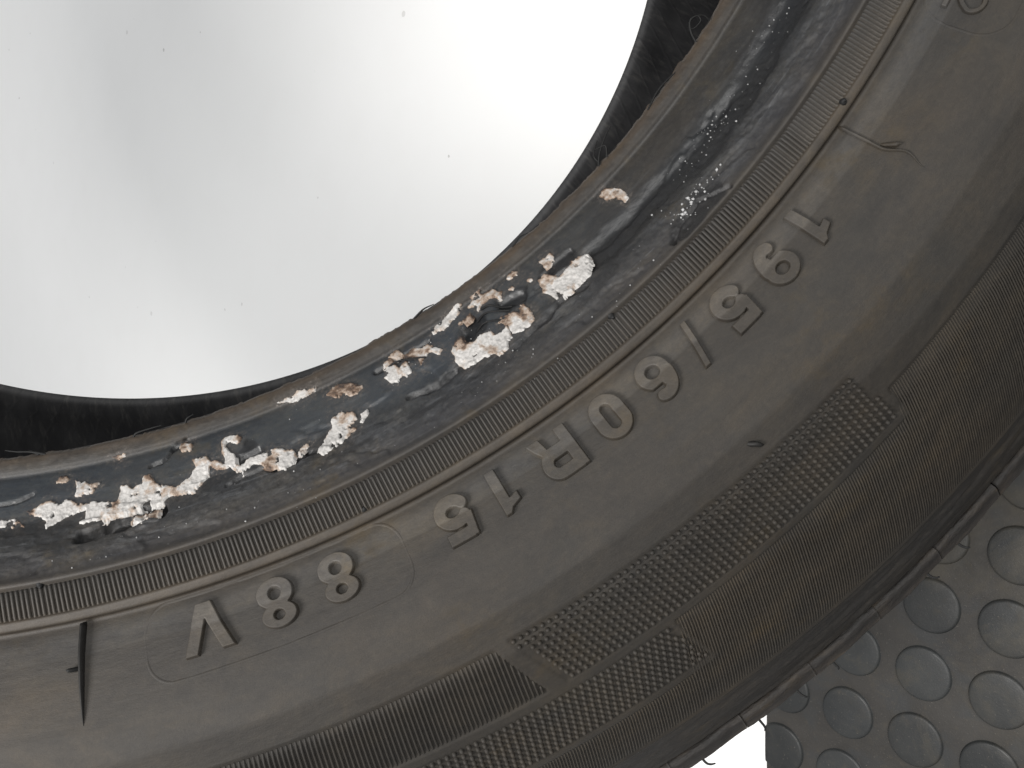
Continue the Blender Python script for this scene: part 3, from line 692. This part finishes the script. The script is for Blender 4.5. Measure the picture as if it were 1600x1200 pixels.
def knurl(name, r0, rows, zone, t0, t1):
    V = []; F = []; b = 0
    for kx in range(rows):
        r = r0 + .75 + 1.36 * kx; st = np.degrees(1.45 / r)
        off = np.degrees(.52 * kx / r)
        for t in np.arange(t0 + off, t1 + 3, st):
            m_ = np.degrees(.55 / r)
            if not (zone(np.array(t - m_), np.array(r)) and zone(np.array(t + m_), np.array(r)) and zone(np.array(t), np.array(r + .4)) and zone(np.array(t), np.array(r - .4))): continue
            a = np.arange(8) * math.pi / 4
            jr, jt = random.uniform(-.05, .05), random.uniform(-.05, .05)
            for rad, z in ((.54, -.15), (.42, .40), (.26, .62)):
                V.append(surf(t + np.degrees((rad * np.cos(a) + jt) / r), r + rad * np.sin(a) + jr, z - KDEPTH, False))
            V.append(surf(np.array([t + np.degrees(jt / r)]), np.array([r + jr]), 0.68 - KDEPTH, False))
            for ri in (0, 8):
                for q in range(8): F.append((b + ri + q, b + ri + (q + 1) % 8, b + ri + 8 + (q + 1) % 8, b + ri + 8 + q))
            for q in range(0, 8, 2): F.append((b + 16 + q, b + 16 + q + 1, b + 16 + (q + 2) % 8, b + 24))
            b += 25
    return link(name, mesh_from(name, np.vstack(V), np.array(F)), RUBBER, tyre, 'stuff')
knurl('knurl_band', 247.3, 10, zoneA, -62.2, -43)
knurl('knurl_band', 263.0, 9, zoneC, -97, -55)

# moulding fins across the sidewall
def fin(t0, t1, r0, r1, w, H, bend, mat):
    n = 40; s = np.linspace(0, 1, n); rl = r0 + (r1 - r0) * s; tt = t0 + (t1 - t0) * s + bend(s)
    wid = w * (1 - s ** 3) ** .7 + .05; hg = H * (1 - s ** 2.2) ** .8 * sstep(-.02, .05, s) + .02
    V = []
    for a, z in ((-1, -.2), (-.45, 1), (.45, 1), (1, -.2)):
        V.append(surf(tt + a * np.degrees(wid / 2 / rl), rl, np.where(z > 0, hg, z)))
    q = np.arange(n - 1); F = []
    for a in range(3): F += list(zip(q + n * a, q + n * a + 1, q + n * (a + 1) + 1, q + n * (a + 1)))
    return link('moulding_fin', mesh_from('moulding_fin', np.vstack(V), np.array(F)), mat, tyre)
fin(-78.80, -79.0, 219.6, 235.2, .8, 1.7, lambda s: 0 * s, FIN)
fin(-35.15, -35.10, 219.4, 234.5, .55, .75, lambda s: -.16 * np.sin(s * 3.1) + .35 * sstep(.5, .75, s) * (1 - sstep(.75, 1, s)), RUBBER)

# thin round things: vent hairs, torn threads
def tube(name, pts, rad, mat, parent=None, world=False, seg=8):
    pts = np.array(pts, float); n = len(pts)
    # smooth the path
    t = np.arange(n); tt = np.linspace(0, n - 1, (n - 1) * 6 + 1)
    def cr(c):
        p = np.r_[2 * c[0] - c[1], c, 2 * c[-1] - c[-2]]; i = np.minimum(tt.astype(int), n - 2); u = tt - i
        a, b, d, e = p[i], p[i + 1], p[i + 2], p[i + 3]
        return .5 * (2 * b + (d - a) * u + (2 * a - 5 * b + 4 * d - e) * u ** 2 + (3 * b - a - 3 * d + e) * u ** 3)
    P = np.c_[cr(pts[:, 0]), cr(pts[:, 1]), cr(pts[:, 2])]; m = len(P)
    rr = np.interp(np.linspace(0, 1, m), np.linspace(0, 1, len(rad)), rad)
    Tn = np.gradient(P, axis=0); Tn /= np.linalg.norm(Tn, axis=1)[:, None] + 1e-9
    A = np.cross(Tn, [.31, .52, .79]); A /= np.linalg.norm(A, axis=1)[:, None]; B = np.cross(Tn, A)
    a = np.arange(seg) * 2 * math.pi / seg
    V = P[:, None] + rr[:, None, None] * (np.cos(a)[None, :, None] * A[:, None] + np.sin(a)[None, :, None] * B[:, None])
    i = np.arange(m - 1)[:, None] * seg; j = np.arange(seg)[None]; j2 = (j + 1) % seg
    F = np.stack([i + j, i + j2, i + seg + j2, i + seg + j], -1).reshape(-1, 4)
    V = V.reshape(-1, 3); caps = [(0, k, k + 1, 0) for k in ()]
    return link(name, mesh_from(name, V, F), mat, tyre if parent is None else parent)
def S(t, r, z=0): return surf(np.array(float(t)), np.array(float(r)), float(z))
def C3(t, r, h): return np.array([r * math.cos(R(t)), r * math.sin(R(t)), h])
# nubs left by the vent holes
for t, r, hgt in ((-64.84, 216.6, .9), (-34.22, 217.2, .8), (-80.4, 211.4, .8), (-49.64, 211.4, 1.0)):
    tube('vent_nub', [S(t, r, -.3), S(t + .03, r, hgt * .5), S(t + .05, r + .15, hgt)], [.75, .62, .35, .05], BLACK)
tube('vent_nub', [S(-48.94, 243.6, -.3), S(-48.75, 244.2, .5), S(-48.62, 244.9, .55), S(-48.5, 245.4, .3)], [.55, .5, .4, .1], FIN)
tube('vent_nub', [S(-35.1, 226.6, -.2), S(-34.9, 228.4, .7), S(-34.75, 229.3, .9)], [.35, .45, .5, .1], RUBBER)
tube('vent_nub', [S(-79.05, 226.4, 0), S(-79.35, 226.5, .9), S(-79.5, 226.4, 1.2)], [.4, .4, .35, .05], BLACK)
# vent hairs at the tread edge
for t, l in ((-50.95, 1.6), (-52.85, 1.9), (-54.85, 2.6), (-57.7, 1.4), (-43.7, 2.0), (-45.5, 1.4)):
    b = random.uniform(-.35, .35)
    tube('vent_hair', [C3(t, 305.5, -5), C3(t + .05, 308.0, -4.2), C3(t + .15 + b * .3, 308 + l * .5, -3.6 + b), C3(t + .3 + b, 308 + l * .75, -3.4 + b * 2)], [.34, .30, .26, .16], BLACK)
# torn threads and shreds at the bead toe
for pts in ([(-33.5, 190.6, 1.4), (-33.2, 188.6, 1.6), (-32.7, 187.2, 1.8), (-32.2, 187.8, 1.9), (-32.3, 189.0, 1.8), (-32.9, 188.7, 1.7), (-33.1, 187.6, 1.6)],
            [(-32.2, 187.8, 1.9), (-31.9, 189.0, 1.6), (-31.9, 190.6, 1.3)],
            [(-43.2, 190.6, 1.0), (-42.6, 189.0, 1.0), (-41.6, 187.6, .6), (-40.8, 187.0, .2)], [(-43.0, 190.6, .8), (-42.9, 188.4, .4), (-42.0, 186.9, -.4)],
            [(-42.4, 190.6, .8), (-42.0, 188.8, 1.0), (-42.6, 187.8, .6)],
            [(-81.6, 190.7, .8), (-82.4, 189.8, .8), (-83.2, 189.4, .8), (-83.9, 188.9, .5)], [(-82.0, 190.6, .6), (-82.6, 189.5, .2)],
            [(-73.2, 190.8, 1.0), (-73.0, 190.0, 1.1), (-72.6, 189.6, .8)], [(-76.4, 190.9, .9), (-76.1, 190.1, 1.2), (-75.2, 189.9, 1.2), (-74.6, 189.9, 1.0)],
            [(-58.0, 190.7, 1.0), (-57.2, 190.1, 1.0), (-56.5, 190.4, 1.0)], [(-50.5, 190.6, .8), (-49.8, 190.0, .8), (-49.2, 190.4, .6)],
            [(-38.6, 190.8, 1.2), (-37.4, 190.0, 1.2), (-36.4, 190.2, 1.0), (-35.6, 190.7, .8)]):
    tube('torn_thread', [C3(*p) for p in pts], [.22, .2, .16, .10], BLACK, seg=6)
# strands across the deepest tear
for a, b_ in (((-55.0, 197.4), (-53.2, 200.0)), ((-54.4, 196.8), (-52.9, 199.2)), ((-55.3, 199.0), (-53.9, 200.6)), ((-61.0, 196.2), (-58.6, 198.4))):
    tube('torn_thread', [S(a[0], a[1], .3), S((a[0] * 2 + b_[0]) / 3, (a[1] * 2 + b_[1]) / 3, .9), S((a[0] + 2 * b_[0]) / 3, (a[1] + 2 * b_[1]) / 3, .8), S(b_[0], b_[1], .2)], [.28, .18, .22], BLACK, seg=6)
# lifted flap of rubber below the long slit
def flap():
    n = 40; s = np.linspace(0, 1, n); t = -78.9 + 4.3 * s
    w = np.sin(np.pi * np.clip(s * 1.02, 0, 1)) ** .5
    rows = []
    for f, z in ((0, -.3), (.35, .55), (.8, 1.1), (1.0, 1.15), (.95, .75), (.3, .1)):
        rows.append(surf(t, 205.9 - 1.25 * f * w + .12 * fbm(s * 9, s * 0, 8, 3), z * w * .8 - .15))
    V = np.vstack(rows); q = np.arange(n - 1); F = []
    for a in range(5): F += list(zip(q + n * a, q + n * a + 1, q + n * (a + 1) + 1, q + n * (a + 1)))
    link('torn_flap', mesh_from('torn_flap', V, np.array(F)), RUBBER, tyre)
flap()

# ------------------------------------------------------------------ white residue flakes stuck to the bead
for n, (stain, poly) in enumerate(FLAKES):
    pl = np.array([(a * K, b) for a, b in poly]); lo = pl.min(0) - .8; hi = pl.max(0) + .8
    size = float(np.hypot(*(hi - lo))); H = .18 + .16 * min(1, size / 14)
    def sdf(X, Y):
        xx = X + .38 * fbm(X * .9, Y * .9, 200 + n, 4, .65); yy = Y + .38 * fbm(X * .9 + 7, Y * .9, 230 + n, 4, .65)
        return poly_sdf(xx, yy, pl) + .16 * fbm(X * 2.6, Y * 2.6, 260, 3) - .16
    def zf(X, Y):
        d = sdf(X, Y)
        hole = sstep(.40, .48, fbm(X * .55 + n * 3, Y * .7, 300, 4, .6)) * (d > -1.4)
        lump = .34 * fbm(X * .7, Y * .7, 310, 5, .55) + .12 * np.abs(fbm(X * 1.9, Y * 1.9, 320, 3))
        z = -.35 + (H + .35 + lump * .55) * (1 - sstep(-.20, .08, d)) - 1.1 * hole
        return z, d < .14
    def at(X, Y):
        d = sdf(X, Y); f = (Y - lo[1]) / (hi[1] - lo[1])            # rustier towards the hole and at thin edges
        c = np.array([np.interp(X, pl[np.argsort(pl[:, 0]), 0], pl[np.argsort(pl[:, 0]), 1])])[0]
        return stain * .66 + .40 * (1 - f) + .14 * sstep(-.7, 0, d) - .10 + .45 * fbm(X * .3 + n, Y * .3, 330, 3)
    patch('residue_flake', lo[0], hi[0], lo[1], hi[1], .16, zf, lambda X, Y: (X / K, Y), RESIDUE, attr=at)

# crumbs of rubber and grit lying in the bead groove
V = []; F = []; b = 0
oct_ = np.array([(1, 0, 0), (0, 1, 0), (-1, 0, 0), (0, -1, 0), (0, 0, 1), (0, 0, -1)], float)
of = [(0, 1, 4), (1, 2, 4), (2, 3, 4), (3, 0, 4), (1, 0, 5), (2, 1, 5), (3, 2, 5), (0, 3, 5)]
def crumbs(cnt, tlo, thi, rlo, rhi, s0, s1):
    global b
    for _ in range(cnt):
        t = random.gauss((tlo + thi) / 2, (thi - tlo) / 4); r = random.gauss((rlo + rhi) / 2, (rhi - rlo) / 4)
        s = s0 + (s1 - s0) * random.random() ** 3
        c = S(t, min(max(r, 194), 212), s * .4)
        V.append(c + oct_ * (RNG.random((6, 1)) * .8 + .6) * s); F.extend([tuple(i + b for i in f) for f in of]); b += 6
crumbs(60, -41.5, -35.5, 199.5, 204.5, .08, .34); crumbs(26, -44.5, -40.5, 205.5, 209, .12, .42); crumbs(30, -36, -30, 198, 203, .06, .22)
crumbs(45, -84, -62, 205, 211, .06, .24); crumbs(45, -62, -44, 203, 211, .06, .24); crumbs(40, -82, -45, 196, 202, .05, .18); crumbs(10, -60, -48, 219, 220, .08, .2)
crumbs(30, -44, -41.0, 206.2, 207.8, .15, .5)
link('crumbs', mesh_from('crumbs', np.vstack(V), np.array(F), False), CRUMB, tyre, 'stuff')

# ------------------------------------------------------------------ tread blocks round both shoulders
def block(seed, back=False):
    nb = 40; nw = 12; aw = math.degrees(19.12 / 305) / 2
    s = np.linspace(-1, 1, nb); prof = np.array([(301.2, -9), (301.7, -2.0), (302.4, -1.0), (303.4, -1.0), (306.6, -3.6), (307.6, -4.8), (307.9, -12), (308.0, -20), (308.0, -30), (306.5, -31), (301.5, -31)])
    prof = densify(prof, 1.1); m = len(prof)
    t = np.broadcast_to(s[:, None] * aw, (nb, m)).copy(); r = np.broadcast_to(prof[:, 0], (nb, m)).copy(); h = np.broadcast_to(prof[:, 1], (nb, m)).copy()
    x = t * 5.3; fade = (1 - np.abs(s[:, None]) ** 6)
    r += fade * .45 * fbm(x * .14 + seed * 9, h * .2, 400, 5, .6)
    h += fade * .5 * fbm(x * .14 + seed * 5, r * .5, 410, 4, .6)
    if back: h = 2 * HM - h
    tr = np.radians(t); V = np.stack([r * np.cos(tr), r * np.sin(tr), h], -1).reshape(-1, 3)
    F = list(map(tuple, grid_faces(nb, m)))
    me = bpy.data.meshes.new('tread_block')
    F += [tuple(range(m)), tuple(reversed(range((nb - 1) * m, nb * m)))]
    me.from_pydata([tuple(v / 1000) for v in V], [], [tuple(int(i) for i in f) for f in F])
    me.polygons.foreach_set('use_smooth', np.r_[np.ones(len(me.polygons) - 2, bool), [False, False]]); me.update()
    me.materials.append(TREAD); return me
bl = [block(0), block(1), block(2)]; bb = [block(3, True)]
NB = 100
for i in range(NB):
    o = link('tread_block', bl[random.randrange(3)], None, tyre); o.rotation_euler.z = R(i * 360 / NB + .4 + random.uniform(-.04, .04))
    o.scale.z = 1
for i in range(NB):
    o = link('tread_block', bb[0], None, tyre); o.rotation_euler.z = R(i * 360 / NB + 2.0)
lathe('tread_rib', densify(np.array([(302.0, -38), (308.6, -39), (309.2, -50), (309.2, -64), (308.8, -70), (302.3, -71)]), 3), TREAD, 1.0)
lathe('tread_rib', densify(np.array([(302.3, -83), (308.8, -84), (309.2, -90), (309.2, -104), (308.6, -115), (302.0, -116)]), 3), TREAD, 1.0)

# ------------------------------------------------------------------ let the tyre rest on the studs, root moved to where it touches
bpy.context.view_layer.update()
low = 1e9; lp = None
for o in tyre.children:
    if o.name.startswith(('tread', 'back', 'vent_hair', 'sidewall')):
        me = o.data; a = np.empty(len(me.vertices) * 3, np.float32); me.vertices.foreach_get('co', a)
        mw = np.array(o.matrix_world); q = a.reshape(-1, 3) @ mw[:3, :3].T + mw[:3, 3]
        i = q[:, 2].argmin()
        if q[i, 2] < low: low = q[i, 2]; lp = q[i].copy()
print('TYRE LOWEST mm', low * 1000, 'stud top', (MAT_TOP + STUD_H + .00018) * 1000, lp)
Mr = Mt.copy(); Mr.translation = Vector([float(v) for v in lp])
keep = Mr.inverted() @ Mt
tyre.matrix_world = Mr
for o in tyre.children: o.matrix_parent_inverse = keep
